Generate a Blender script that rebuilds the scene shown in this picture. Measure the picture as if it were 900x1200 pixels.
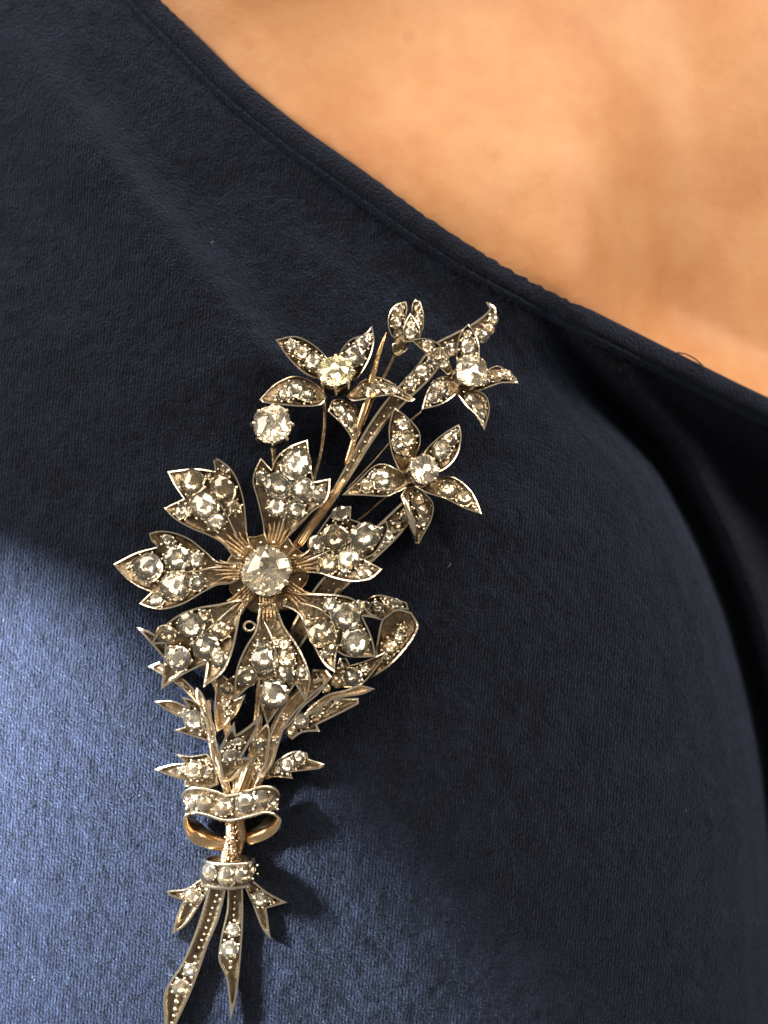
import bpy, bmesh, math, random
import numpy as np
from mathutils import Vector, Matrix
from mathutils.geometry import delaunay_2d_cdt

for o in list(bpy.data.objects):
    bpy.data.objects.remove(o)
random.seed(7)
rng = np.random.default_rng(11)

# ------------------------------------------------------------------ scale, camera, light
S = 0.0001            # one drawing unit is a tenth of a millimetre
D = 1500.0            # camera stands 15 cm from the cloth

def P(x, y, h):       # drawing coordinates (right, down, towards the viewer) to metres
    return Vector(((x - 450) * S, -h * S, (600 - y) * S))

def at(x, y, h):      # sight line through (x, y), at height h above the cloth plane
    k = (D - h) / D
    return Vector(((x - 450) * k * S, -h * S, (600 - y) * k * S))

scene = bpy.context.scene
cam_data = bpy.data.cameras.new("camera")
cam = bpy.data.objects.new("camera", cam_data)
scene.collection.objects.link(cam)
cam.location = (0, -D * S, 0)
cam.rotation_euler = (math.radians(90), 0, 0)
cam_data.sensor_fit = 'VERTICAL'
cam_data.sensor_height = 24
cam_data.sensor_width = 18
cam_data.lens = 12.0 * D / 600.0
cam_data.clip_start = 0.005
cam_data.clip_end = 20
cam_data.dof.use_dof = True
cam_data.dof.focus_distance = (D - 35) * S
cam_data.dof.aperture_fstop = 9.0
scene.camera = cam

world = bpy.data.worlds.new("World")
scene.world = world
world.use_nodes = True
bg = world.node_tree.nodes["Background"]
bg.inputs[0].default_value = (1.0, 0.91, 0.80, 1)
bg.inputs[1].default_value = 0.27

def aim(o, target):
    d = target - o.location
    o.rotation_euler = d.to_track_quat('-Z', 'Y').to_euler()

def area_lamp(name, loc, target, w, hgt, power, col):
    l = bpy.data.lights.new(name, 'AREA')
    l.shape = 'RECTANGLE'; l.size = w; l.size_y = hgt
    l.energy = power; l.color = col
    o = bpy.data.objects.new(name, l)
    scene.collection.objects.link(o)
    o.location = loc
    aim(o, target)
    return o

# window light from the upper left, weaker room light from the right, a low shaft of daylight
area_lamp("window_light", P(-3600, -1500, 2300), P(450, 500, 0), 0.38, 0.44, 3.3, (1.0, 0.90, 0.76))
area_lamp("room_light", P(3400, -1800, 2600), P(500, 500, 0), 0.20, 0.26, 2.3, (1.0, 0.86, 0.68))
area_lamp("sparkle_fill", P(300, -3600, 2600), P(450, 500, 0), 0.30, 0.16, 1.4, (1.0, 0.88, 0.72))  # added lamp above the viewer, put in to make the stones sparkle
sp = bpy.data.lights.new("daylight_shaft", 'SPOT')
sp.energy = 5.2
sp.color = (0.87, 0.93, 1.0)
sp.spot_size = math.radians(63)
sp.spot_blend = 0.04
sp.shadow_soft_size = 0.006
spo = bpy.data.objects.new("daylight_shaft", sp)
scene.collection.objects.link(spo)
spo.location = P(-450, 600, 380)
aim(spo, P(-195, 940, 0))

scene.view_settings.view_transform = 'Standard'
scene.view_settings.look = 'None'
scene.view_settings.exposure = 0.0
scene.view_settings.gamma = 1.0

# ------------------------------------------------------------------ materials
def new_mat(name):
    m = bpy.data.materials.new(name)
    m.use_nodes = True
    nt = m.node_tree
    return m, nt, nt.nodes["Principled BSDF"]

def node(nt, kind, **kw):
    n = nt.nodes.new(kind)
    for k, v in kw.items():
        setattr(n, k, v)
    return n

def noise(nt, vec, scale, detail=3.0, rough=0.5):
    n = node(nt, 'ShaderNodeTexNoise')
    n.inputs['Scale'].default_value = scale
    n.inputs['Detail'].default_value = detail
    n.inputs['Roughness'].default_value = rough
    nt.links.new(vec, n.inputs['Vector'])
    return n

def coords(nt, scale=(1 / S, 1 / S, 1 / S), rot=(0, 0, 0)):
    tc = node(nt, 'ShaderNodeTexCoord')
    mp = node(nt, 'ShaderNodeMapping')
    mp.inputs['Scale'].default_value = scale
    mp.inputs['Rotation'].default_value = rot
    nt.links.new(tc.outputs['Object'], mp.inputs['Vector'])
    return mp.outputs[0]

def ramp(nt, fac, stops):
    r = node(nt, 'ShaderNodeValToRGB')
    els = r.color_ramp.elements
    while len(els) < len(stops):
        els.new(0.5)
    for e, (p, c) in zip(els, stops):
        e.position = p
        e.color = (*c, 1) if len(c) == 3 else c
    nt.links.new(fac, r.inputs[0])
    return r

def math_node(nt, op, a, b):
    n = node(nt, 'ShaderNodeMath', operation=op)
    for i, v in enumerate((a, b)):
        if isinstance(v, (int, float)):
            n.inputs[i].default_value = v
        else:
            nt.links.new(v, n.inputs[i])
    return n.outputs[0]

def bump(nt, height, strength, dist, bsdf):
    b = node(nt, 'ShaderNodeBump')
    b.inputs['Strength'].default_value = strength
    b.inputs['Distance'].default_value = dist * S
    nt.links.new(height, b.inputs['Height'])
    nt.links.new(b.outputs[0], bsdf.inputs['Normal'])

def make_fabric(name, lo, hi, sheen=0.5, knit=1.0):
    m, nt, b = new_mat(name)
    v = coords(nt)
    big = noise(nt, v, 0.035, 5, 0.65)
    fine = noise(nt, v, 0.34, 2, 0.6)
    mixf = math_node(nt, 'ADD', math_node(nt, 'MULTIPLY', big.outputs[0], 0.5), math_node(nt, 'MULTIPLY', fine.outputs[0], 0.5))
    r = ramp(nt, mixf, [(0.42, lo), (0.59, hi), (0.70, tuple(c * 2.0 for c in hi))])
    nt.links.new(r.outputs[0], b.inputs['Base Color'])
    b.inputs['Roughness'].default_value = 0.95
    b.inputs['Specular IOR Level'].default_value = 0.12
    b.inputs['Sheen Weight'].default_value = sheen
    b.inputs['Sheen Roughness'].default_value = 0.45
    b.inputs['Sheen Tint'].default_value = (0.32, 0.42, 0.75, 1)
    # knit columns and rows, broken up by the raised nap
    w = node(nt, 'ShaderNodeTexWave', wave_type='BANDS', bands_direction='X', wave_profile='SIN')
    vr = coords(nt, rot=(0, math.radians(-5), 0))
    nt.links.new(vr, w.inputs['Vector'])
    w.inputs['Scale'].default_value = 0.315 / 4.2
    w.inputs['Scale'].default_value = 2 * math.pi / 20 / 4.0
    w.inputs['Distortion'].default_value = 1.2
    w.inputs['Detail'].default_value = 2
    w.inputs['Detail Scale'].default_value = 0.4
    vs = coords(nt, scale=(0.5 / S, 0.5 / S, 0.14 / S), rot=(0, math.radians(-5), 0))
    streak = noise(nt, vs, 1.0, 2, 0.6)
    nap = noise(nt, v, 0.22, 4, 0.75)
    hsum = math_node(nt, 'ADD', math_node(nt, 'MULTIPLY', w.outputs['Fac'], 0.30 * knit),
                     math_node(nt, 'ADD', math_node(nt, 'MULTIPLY', streak.outputs[0], 0.6 * knit),
                               math_node(nt, 'ADD', math_node(nt, 'MULTIPLY', fine.outputs[0], 1.9),
                                         math_node(nt, 'MULTIPLY', nap.outputs[0], 1.0))))
    bump(nt, hsum, 1.0, 4.4, b)
    return m

FABRIC = make_fabric("navy_jersey", (0.0008, 0.0011, 0.0020), (0.0066, 0.0090, 0.0178), sheen=0.22)
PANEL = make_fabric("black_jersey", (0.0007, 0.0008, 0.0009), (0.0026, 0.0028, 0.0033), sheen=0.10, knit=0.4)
HEM = make_fabric("navy_jersey_hem", (0.0012, 0.0016, 0.0027), (0.0056, 0.0072, 0.0125), sheen=0.2, knit=0.5)

def plain(name, col, rough, metallic=0.0, **kw):
    m, nt, b = new_mat(name)
    b.inputs['Base Color'].default_value = (*col, 1)
    b.inputs['Roughness'].default_value = rough
    b.inputs['Metallic'].default_value = metallic
    for k, v in kw.items():
        b.inputs[k].default_value = v
    return m

FUZZ = plain("navy_fuzz", (0.012, 0.017, 0.034), 0.8)
LINT = plain("pale_lint", (0.30, 0.31, 0.33), 0.8)
THREAD = plain("black_thread", (0.008, 0.009, 0.012), 0.7)

def make_skin():
    m, nt, b = new_mat("warm_skin")
    v = coords(nt)
    n1 = noise(nt, v, 0.006, 4, 0.55)
    n2 = noise(nt, v, 0.03, 4, 0.6)
    f = math_node(nt, 'ADD', math_node(nt, 'MULTIPLY', n1.outputs[0], 0.7), math_node(nt, 'MULTIPLY', n2.outputs[0], 0.3))
    r = ramp(nt, f, [(0.34, (0.420, 0.184, 0.078)), (0.52, (0.475, 0.238, 0.112)), (0.70, (0.515, 0.288, 0.146))])
    # a few small red freckles
    vo = node(nt, 'ShaderNodeTexVoronoi')
    vo.inputs['Scale'].default_value = 0.0085
    nt.links.new(v, vo.inputs['Vector'])
    spot = ramp(nt, vo.outputs['Distance'], [(0.035, (1, 1, 1)), (0.10, (0, 0, 0))])
    mx = node(nt, 'ShaderNodeMix', data_type='RGBA')
    nt.links.new(math_node(nt, 'MULTIPLY', spot.outputs[0], 0.20), mx.inputs[0])
    nt.links.new(r.outputs[0], mx.inputs[6])
    mx.inputs[7].default_value = (0.33, 0.11, 0.06, 1)
    nt.links.new(mx.outputs[2], b.inputs['Base Color'])
    b.inputs['Roughness'].default_value = 0.52
    b.inputs['Specular IOR Level'].default_value = 0.35
    b.inputs['Subsurface Weight'].default_value = 0.25
    b.inputs['Subsurface Radius'].default_value = (1.0, 0.35, 0.15)
    b.inputs['Subsurface Scale'].default_value = 0.0025
    pore = noise(nt, v, 0.12, 4, 0.6)
    wide = noise(nt, v, 0.012, 3, 0.5)
    bump(nt, math_node(nt, 'ADD', pore.outputs[0], math_node(nt, 'MULTIPLY', wide.outputs[0], 2.0)), 0.35, 1.6, b)
    return m
SKIN = make_skin()

def make_metal(name, c_dark, c_light, r0, r1, bumpy=0.25, sc=0.12):
    m, nt, b = new_mat(name)
    v = coords(nt)
    n = noise(nt, v, sc, 5, 0.65)
    n2 = noise(nt, v, 0.025, 3, 0.5)
    f = math_node(nt, 'ADD', math_node(nt, 'MULTIPLY', n.outputs[0], 0.5), math_node(nt, 'MULTIPLY', n2.outputs[0], 0.5))
    r = ramp(nt, f, [(0.36, c_dark), (0.64, c_light)])
    nt.links.new(r.outputs[0], b.inputs['Base Color'])
    b.inputs['Metallic'].default_value = 1.0
    rr = ramp(nt, f, [(0.3, (r1,) * 3), (0.7, (r0,) * 3)])
    nt.links.new(rr.outputs[0], b.inputs['Roughness'])
    bump(nt, noise(nt, v, 0.22, 3, 0.6).outputs[0], bumpy, 2.5, b)
    return m

PATINA = make_metal("patinated_silver", (0.085, 0.060, 0.036), (0.36, 0.275, 0.180), 0.20, 0.40, 0.5)
EDGE = make_metal("bright_worn_silver", (0.70, 0.60, 0.45), (0.95, 0.87, 0.72), 0.16, 0.30, 0.2)
GOLD = make_metal("old_rose_gold", (0.30, 0.20, 0.11), (0.60, 0.44, 0.27), 0.22, 0.42, 0.9)
BRIGHT_GOLD = make_metal("polished_gold", (0.78, 0.50, 0.25), (0.92, 0.68, 0.40), 0.14, 0.24, 0.15)
FOIL = plain("silver_foil", (1.0, 0.95, 0.85), 0.13, 1.0)
YFOIL = plain("yellow_foil", (1.0, 0.96, 0.80), 0.11, 1.0)
PFOIL = plain("aged_foil", (1.0, 0.93, 0.80), 0.10, 1.0)

def make_gem(name, col):
    m, nt, b = new_mat(name)
    nt.nodes.remove(b)
    g = node(nt, 'ShaderNodeBsdfGlass')
    g.inputs['Color'].default_value = (*col, 1)
    g.inputs['IOR'].default_value = 2.2
    g.inputs['Roughness'].default_value = 0.0
    d = node(nt, 'ShaderNodeBsdfDiffuse')          # pale diffuse mixed in as painted brightness for the dark facets
    d.inputs['Color'].default_value = (0.86 * col[0], 0.79 * col[1], 0.64 * col[2], 1)
    mx = node(nt, 'ShaderNodeMixShader')
    mx.inputs[0].default_value = 0.03
    nt.links.new(g.outputs[0], mx.inputs[1]); nt.links.new(d.outputs[0], mx.inputs[2])
    nt.links.new(mx.outputs[0], nt.nodes['Material Output'].inputs[0])
    return m
DIAMOND = make_gem("diamond", (1.0, 0.99, 0.955))
YDIAMOND = make_gem("yellow_diamond", (1.0, 0.99, 0.90))
PDIAMOND = make_gem("champagne_diamond", (1.0, 0.95, 0.85))

# ------------------------------------------------------------------ the body and the shirt
def sstep(a, b, x):
    t = np.clip((x - a) / (b - a), 0, 1)
    return t * t * (3 - 2 * t)

def lattice(x, y, cell, seed):
    r = np.random.default_rng(seed)
    g = r.random((257, 257))
    xi = x / cell + 1000.37; yi = y / cell + 1000.71
    x0 = np.floor(xi).astype(int); y0 = np.floor(yi).astype(int)
    fx = xi - x0; fy = yi - y0
    fx = fx * fx * (3 - 2 * fx); fy = fy * fy * (3 - 2 * fy)
    a = g[x0 % 256, y0 % 256]; b_ = g[(x0 + 1) % 256, y0 % 256]
    c = g[x0 % 256, (y0 + 1) % 256]; d = g[(x0 + 1) % 256, (y0 + 1) % 256]
    return (a * (1 - fx) + b_ * fx) * (1 - fy) + (c * (1 - fx) + d * fx) * fy - 0.5

NX = np.array([-900, -300, -80, 60, 130, 185, 245, 280, 350, 420, 480, 550, 615, 690, 800, 860, 900, 1000, 1200, 2200], float)
NY = np.array([-900, -460, -265, -132, -60, 0, 60, 95, 151, 200, 243, 290, 326, 365, 420, 450, 469, 512, 590, 940], float)

def smooth_table(xs, ys, n=2000, rad=25):
    X = np.linspace(xs[0], xs[-1], n)
    Y = np.interp(X, xs, ys)
    k = np.hanning(2 * rad + 1); k /= k.sum()
    Yp = np.pad(Y, rad, mode='reflect', reflect_type='odd')
    return X, np.convolve(Yp, k, mode='valid')
NXs, NYs = smooth_table(NX, NY, 2400, 22)
def neck(x):
    return np.interp(x, NXs, NYs)

EY = np.array([-400, 200, 300, 395, 470, 550, 640, 730, 820, 900, 1000, 1100, 1300, 2200], float)
EX = np.array([250, 480, 570, 640, 692, 765, 812, 847, 870, 886, 897, 903, 908, 850], float)
EYs, EXs = smooth_table(EY, EX, 2400, 40)
def edge_x(y):
    return np.interp(y, EYs, EXs)
ESL = np.gradient(EXs, EYs)

def dome(x, y):
    return -0.00026 * (x - 400) ** 2 - 0.00010 * (y - 850) ** 2

def torso(x, y):          # overall roundness of the body beyond the close-up
    return -sstep(900, 2600, np.abs(x - 450)) * 1500.0 - sstep(1300, 3000, np.abs(y - 600)) * 300

def shirt_h(x, y, fine=True):
    x = np.asarray(x, float); y = np.asarray(y, float)
    t = y - neck(x)
    h = dome(x, np.minimum(y, 1700)) * sstep(2400, 900, np.abs(x - 450)) + torso(x, y)
    s = (x - edge_x(y)) / np.sqrt(1 + np.interp(y, EYs, ESL) ** 2)
    drop = np.interp(s, [-900, -330, -240, -160, -100, -60, -30, -10, 0, 10, 20, 28, 36, 44, 52, 62, 80, 120, 300, 900],
                        [0, 0, -4, -14, -28, -44, -62, -86, -112, -168, -186, -162, -118, -96, -104, -142, -226, -290, -330, -240])
    # gathers hanging in the hollow
    g = sstep(60, 110, s) * sstep(30, 160, t)
    fold = np.sin((s * 0.10 + 0.5 * np.sin(y * 0.011))) * 13 + np.sin(s * 0.043 + 1.2) * 16
    drop = drop + fold * g
    fade = sstep(14, 120, t) * 0.93 + 0.07
    fade = fade + (1 - fade) * 0.5 * sstep(-40, -330, s)
    h = h + drop * fade
    # soft fold rising towards the shoulder
    ax, ay, bx_, by_ = 30., 70., 320., 430.
    L = math.hypot(bx_ - ax, by_ - ay)
    u = ((x - ax) * (bx_ - ax) + (y - ay) * (by_ - ay)) / L
    w = ((x - ax) * (by_ - ay) - (y - ay) * (bx_ - ax)) / L    # positive to the upper right
    ends = sstep(-150, 160, u) * sstep(L + 120, L - 60, u)
    h = h + 26 * ends * np.exp(-(np.where(w > 0, w / 26, w / 70)) ** 2)
    h = h - 10 * ends * np.exp(-((w - 60) / 45) ** 2)
    # creases pulled towards the brooch and along the side of the chest
    for (ax, ay, bx_, by_, wd, am) in ((455, 640, 660, 585, 20, 7), (505, 560, 700, 640, 24, 7), (430, 760, 640, 720, 26, 5), (360, 420, 150, 470, 30, 5), (300, 560, 60, 600, 34, 5), (350, 930, 560, 1010, 30, 6), (60, 30, 140, 330, 40, 6)):
        L = math.hypot(bx_ - ax, by_ - ay)
        u = ((x - ax) * (bx_ - ax) + (y - ay) * (by_ - ay)) / L
        w = ((x - ax) * (by_ - ay) - (y - ay) * (bx_ - ax)) / L + 8 * np.sin(u * 0.02)
        h = h + am * sstep(-30, 40, u) * sstep(L + 60, 0.35 * L, u) * np.exp(-(w / wd) ** 2)
    h = h + 10 * lattice(x, y, 190, 3) + 3 * lattice(x + 0.4 * y, y, 75, 4)
    if fine:
        h = h + 0.8 * lattice(x, y, 23, 5) + 2.0 * lattice(x, y, 9.5, 6) + 1.2 * lattice(x, y * 0.6, 5.2, 7)
    return h

def skin_h(x, y):
    x = np.asarray(x, float); y = np.asarray(y, float)
    t = neck(x) - y          # above the neckline
    base = shirt_h(x, np.maximum(y, neck(x) + 1.0), fine=False)
    bare = shirt_h(x, neck(x) + 1.0, fine=False) - 9
    up = np.maximum(t, 0)
    h = np.where(t > 0, bare, base - 14 - 40 * sstep(30, 300, -t))
    h = h - 0.10 * up - 0.00012 * up ** 2
    k = sstep(-80, 60, t)
    # breastbone: soft crest and the hollow to its right, fading upward
    cx = 690 + 0.10 * (350 - y)
    low = np.exp(-((y - 430) / 270) ** 2)
    h = h + k * low * (22 * np.exp(-((x - cx + 45) / 80) ** 2) - 105 * sstep(0, 120, x - cx + 15) + 65 * sstep(140, 420, x - cx))
    h = h + k * (26 * np.exp(-(((x - 560) / 170) ** 2 + ((y - 190) / 120) ** 2)) + 30 * np.exp(-(((x - 960) / 170) ** 2 + ((y + 20) / 200) ** 2)))
    h = h + k * 95 * np.exp(-(((x - 330) / 200) ** 2 + ((y + 150) / 150) ** 2))
    h = h - k * 16 * np.exp(-(((x - 770) / 80) ** 2 + ((y - 60) / 120) ** 2))
    h = h + 8 * lattice(x, y, 150, 21) + 2 * lattice(x, y, 45, 22)
    return h

def axis_samples(lo, hi, f0, f1, fine, coarse):
    a = list(np.arange(lo, f0, coarse)) + list(np.arange(f0, f1, fine)) + list(np.arange(f1, hi + coarse, coarse))
    return np.array(a, float)

def to_world(x, y, h):
    k = (D - h) / D
    return np.stack([(x - 450) * k * S, -h * S, (600 - y) * k * S], -1)

def link(name, me, parent=None, mats=()):
    o = bpy.data.objects.new(name, me)
    scene.collection.objects.link(o)
    for m in mats:
        me.materials.append(m)
    if parent is not None:
        o.parent = parent
    return o

def grid_mesh(name, co, nu, nv):
    me = bpy.data.meshes.new(name)
    idx = np.arange(nu * nv).reshape(nu, nv)
    q = np.stack([idx[:-1, :-1], idx[:-1, 1:], idx[1:, 1:], idx[1:, :-1]], -1).reshape(-1, 4)
    return co.reshape(-1, 3), q

def mesh_np(name, co, faces):
    me = bpy.data.meshes.new(name)
    me.vertices.add(len(co)); me.vertices.foreach_set('co', np.ascontiguousarray(co, dtype=np.float32).ravel())
    n = faces.shape[1]
    me.loops.add(faces.size); me.loops.foreach_set('vertex_index', faces.astype(np.int32).ravel())
    me.polygons.add(len(faces))
    me.polygons.foreach_set('loop_start', np.arange(0, faces.size, n, dtype=np.int32))
    me.polygons.foreach_set('use_smooth', np.ones(len(faces), dtype=bool))
    me.update(calc_edges=True)
    return me

# body: one closed mesh, front shaped, sides and back rounded off
xs = axis_samples(-2400, 3300, -60, 1000, 9, 90)
ys = axis_samples(-1500, 2600, -60, 700, 9, 90)
gx, gy = np.meshgrid(xs, ys, indexing='ij')
front = np.stack([(gx - 450) * S, -skin_h(gx, gy) * S, (600 - gy) * S], -1)
hh = skin_h(gx, gy)
front = np.where((np.abs(gx - 450) < 1200)[..., None], to_world(gx, gy, hh), front)
nu, nv = gx.shape
idx = np.arange(nu * nv).reshape(nu, nv)
back = np.stack([(gx - 450) * S, np.full_like(gx, 0.21), (600 - gy) * S], -1)
fq = np.stack([idx[:-1, :-1], idx[1:, :-1], idx[1:, 1:], idx[:-1, 1:]], -1).reshape(-1, 4)[:, ::-1]
N0 = nu * nv
bx_idx = np.concatenate([idx[:, 0], idx[-1, 1:], idx[-2::-1, -1], idx[0, -2:0:-1]])
ring = back.reshape(-1, 3)[bx_idx]
ctr = ring.mean(0)
co = np.concatenate([front.reshape(-1, 3), ring, ctr[None] + np.array([[0, 0.01, 0]])])
m_ = len(bx_idx)
nxt = np.roll(np.arange(m_), -1)
side = np.stack([bx_idx, np.roll(bx_idx, -1), N0 + nxt, N0 + np.arange(m_)], -1)
tri = np.stack([N0 + np.arange(m_), N0 + nxt, np.full(m_, N0 + m_), np.full(m_, N0 + m_)], -1)
me = bpy.data.meshes.new("person")
me.from_pydata(co.tolist(), [], [tuple(f) for f in np.concatenate([fq, side]).tolist()] + [tuple(f[:3]) for f in tri.tolist()])
me.polygons.foreach_set('use_smooth', np.ones(len(me.polygons), dtype=bool))
me.update()
person = link("person", me, None, [SKIN])
person["label"] = "bare upper chest of a person wearing a low-necked navy knit top with a brooch"
person["category"] = "person"

# shirt front: starts under the neckband, follows the neckline
xs = axis_samples(-2300, 3200, -40, 940, 2.5, 70)
nvv = 480
tt = np.concatenate([np.linspace(0, 1, nvv) ** 1.0 * 1400, 1400 + np.linspace(40, 900, 14)])
gx = np.repeat(xs[:, None], len(tt), 1)
top = neck(gx) + 14
bottom_scale = (1290 - np.minimum(top, 900)) / 1400
gy = top + np.where(tt[None, :] <= 1400, tt[None, :] * np.maximum(bottom_scale, 0.3), 1400 * np.maximum(bottom_scale, 0.3) + (tt[None, :] - 1400))
hh = shirt_h(gx, gy)
hh = hh - 5 * np.exp(-((gy - neck(gx) - 32) / 9) ** 2)
cof = to_world(gx, gy, hh)
far = np.stack([(gx - 450) * S, -hh * S, (600 - gy) * S], -1)
cof = np.where((np.abs(gx - 450) < 1200)[..., None], cof, far)
v, q = grid_mesh("shirt", cof, len(xs), len(tt))
fc = np.stack([gx.ravel()[q].mean(1), gy.ravel()[q].mean(1)], -1)
fs = (fc[:, 0] - edge_x(fc[:, 1])) / np.sqrt(1 + np.interp(fc[:, 1], EYs, ESL) ** 2)
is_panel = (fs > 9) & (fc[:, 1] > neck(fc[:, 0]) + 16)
def sub_mesh(name, faces):
    u, inv = np.unique(faces, return_inverse=True)
    return mesh_np(name, v[u], inv.reshape(faces.shape))
shirt = link("shirt", sub_mesh("shirt", q[~is_panel][:, ::-1]), person, [FABRIC])
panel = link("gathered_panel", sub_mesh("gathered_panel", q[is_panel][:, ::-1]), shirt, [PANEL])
panel["label"] = "black gathered panel in the hollow beside the curved seam"
shirt["label"] = "navy knit top with rolled neckline, softly napped and gathered in the hollow"

# neckband: rolled hem along the neckline
def neckband():
    X = axis_samples(-1500, 2200, -60, 960, 3, 40)
    prof = [(-1, -16), (-3, -9), (-3.5, -3), (-2, 2), (2, 5.5), (7, 7), (13, 7), (18, 6), (21, 3.6), (22.5, -0.5), (24, 3.6), (27, 4.4), (30, 1.5), (33, -4), (36, -9)]
    rows = []
    for x in X:
        y = neck(x); sl = (neck(x + 4) - neck(x - 4)) / 8
        n = np.array([-sl, 1.0]) / math.hypot(1, sl)       # into the cloth
        wid = 1.0 if x < 500 else 1.0 - 0.12 * min(1, (x - 500) / 300)
        row = []
        for a, b in prof:
            px, py = x + n[0] * a * wid, y + n[1] * a * wid
            row.append((px, py, b + 0.8 * float(lattice(np.array(px), np.array(py), 7, 31)) * 2))
        rows.append(row)
    A = np.array(rows)
    sh = shirt_h(A[..., 0], np.maximum(A[..., 1], neck(A[..., 0]) + 1), fine=False)
    co = to_world(A[..., 0], A[..., 1], sh + A[..., 2])
    v, q = grid_mesh("neckband", co, len(X), len(prof))
    return link("neckband", mesh_np("neckband", v, q[:, ::-1]), shirt, [HEM])
neckband()

# ------------------------------------------------------------------ generic mesh builder
class MB:
    def __init__(self):
        self.v = []; self.f = []; self.m = []; self.s = []
    def add(self, verts, faces, mat=0, smooth=True):
        o = len(self.v)
        self.v += [tuple(p) for p in verts]
        self.f += [tuple(i + o for i in f) for f in faces]
        self.m += [mat] * len(faces) if isinstance(mat, int) else list(mat)
        self.s += [smooth] * len(faces) if isinstance(smooth, bool) else list(smooth)
    def tube(self, pts, rad, sides=8, mat=0, squash=1.0):
        pts = [Vector(p) for p in pts]
        if not hasattr(rad, '__len__'):
            rad = [rad] * len(pts)
        V = []; F = []
        for i, p in enumerate(pts):
            d = (pts[min(i + 1, len(pts) - 1)] - pts[max(i - 1, 0)]).normalized()
            up = Vector((0, 0, 1)) if abs(d.z) < 0.9 else Vector((1, 0, 0))
            a = d.cross(up).normalized(); b = a.cross(d).normalized()
            for k in range(sides):
                an = 2 * math.pi * k / sides
                V.append(p + (a * math.cos(an) + b * math.sin(an) * squash) * rad[i])
        for i in range(len(pts) - 1):
            for k in range(sides):
                k2 = (k + 1) % sides
                F.append((i * sides + k, i * sides + k2, (i + 1) * sides + k2, (i + 1) * sides + k))
        F.append(tuple(range(sides))[::-1]); F.append(tuple((len(pts) - 1) * sides + k for k in range(sides)))
        self.add(V, F, mat)
    def ball(self, c, r, mat=0, seg=7, rings=4, squash=1.0):
        V = [(c[0], c[1], c[2] + r * squash)]; F = []
        for j in range(1, rings):
            ph = math.pi * j / rings
            for k in range(seg):
                th = 2 * math.pi * k / seg
                V.append((c[0] + r * math.sin(ph) * math.cos(th), c[1] + r * math.sin(ph) * math.sin(th), c[2] + r * math.cos(ph) * squash))
        V.append((c[0], c[1], c[2] - r * squash))
        for k in range(seg):
            F.append((0, 1 + k, 1 + (k + 1) % seg))
            for j in range(rings - 2):
                a = 1 + j * seg + k; b = 1 + j * seg + (k + 1) % seg
                F.append((a, a + seg, b + seg, b))
            a = 1 + (rings - 2) * seg
            F.append((len(V) - 1, a + (k + 1) % seg, a + k))
        self.add(V, F, mat)
    def build(self, name, mats, parent, xform):
        me = bpy.data.meshes.new(name)
        me.from_pydata([xform(*p) for p in self.v], [], self.f)
        me.polygons.foreach_set('material_index', self.m)
        me.polygons.foreach_set('use_smooth', self.s)
        me.update()
        bm = bmesh.new(); bm.from_mesh(me)
        bmesh.ops.recalc_face_normals(bm, faces=bm.faces)
        bm.to_mesh(me); bm.free()
        return link(name, me, parent, mats)

# ------------------------------------------------------------------ fuzz, lint and a loose thread on the cloth
def strands(n, xr, yr, lmin, lmax, rad, lift, seed, curl=0.9, keep=None):
    r = np.random.default_rng(seed)
    x = r.uniform(*xr, n); y = r.uniform(*yr, n)
    ok = y > neck(x) + 18
    if keep is not None:
        ok &= keep(x, y, r)
    x = x[ok]; y = y[ok]; n = len(x)
    L = r.uniform(lmin, lmax, n); a = r.uniform(0, 2 * math.pi, n); c = r.normal(0, curl, n)
    up = r.uniform(0.2, 1.0, n) * lift
    K = 6; sides = 3
    pts = np.zeros((n, K, 3))
    px, py = x.copy(), y.copy()
    for k in range(K):
        f = k / (K - 1)
        pts[:, k, 0] = px; pts[:, k, 1] = py
        pts[:, k, 2] = shirt_h(px, py) - 0.4 + up * math.sin(math.pi * min(1, f * 0.85))
        px = px + np.cos(a) * L / K; py = py + np.sin(a) * L / K
        a = a + c / K * 2
    ring = []
    for s_ in range(sides):
        an = 2 * math.pi * s_ / sides
        d = np.zeros((n, K, 3))
        taper = np.linspace(1, 0.35, K)[None, :]
        d[:, :, 0] = math.cos(an) * rad * taper * 0.8; d[:, :, 1] = math.cos(an) * rad * taper * 0.8; d[:, :, 2] = math.sin(an) * rad * taper
        ring.append(pts + d)
    A = np.stack(ring, 2)             # n,K,sides,3
    co = to_world(A[..., 0], A[..., 1], A[..., 2]).reshape(-1, 3)
    ids = np.arange(n * K * sides).reshape(n, K, sides)
    q = np.stack([ids[:, :-1, :], np.roll(ids, -1, 2)[:, :-1, :], np.roll(ids, -1, 2)[:, 1:, :], ids[:, 1:, :]], -1).reshape(-1, 4)
    return co, q
co, q = strands(42000, (-20, 920), (10, 1230), 4, 13, 0.30, 4.0, 41)
fz = link("fabric_fuzz", mesh_np("fabric_fuzz", co, q), shirt, [FUZZ]); fz["kind"] = "stuff"
co, q = strands(16, (0, 900), (150, 1200), 4, 16, 0.42, 5, 43, 1.6)
lt = link("lint", mesh_np("lint", co, q), shirt, [LINT]); lt["kind"] = "stuff"
mb = MB()
hb = float(shirt_h(800, neck(800) + 2, fine=False))
mb.tube([(788, 417, hb + 3), (794, 413, hb + 5), (804, 415, hb + 6), (814, 420, hb + 6), (822, 427, hb + 4), (828, 435, hb + 2), (829, 441, hb + 1)], 0.9, 6)
mb.build("loose_thread", [THREAD], shirt, at)

# ------------------------------------------------------------------ the brooch
def lean(x, y):
    return 0.8 * float(dome(x, y)) + 3.0 - 0.8 * float(dome(330, 850))
BASE = at(285, 800, lean(285, 800))
def bx(x, y, h):
    return at(x, y, h + lean(x, y)) - BASE

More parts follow.
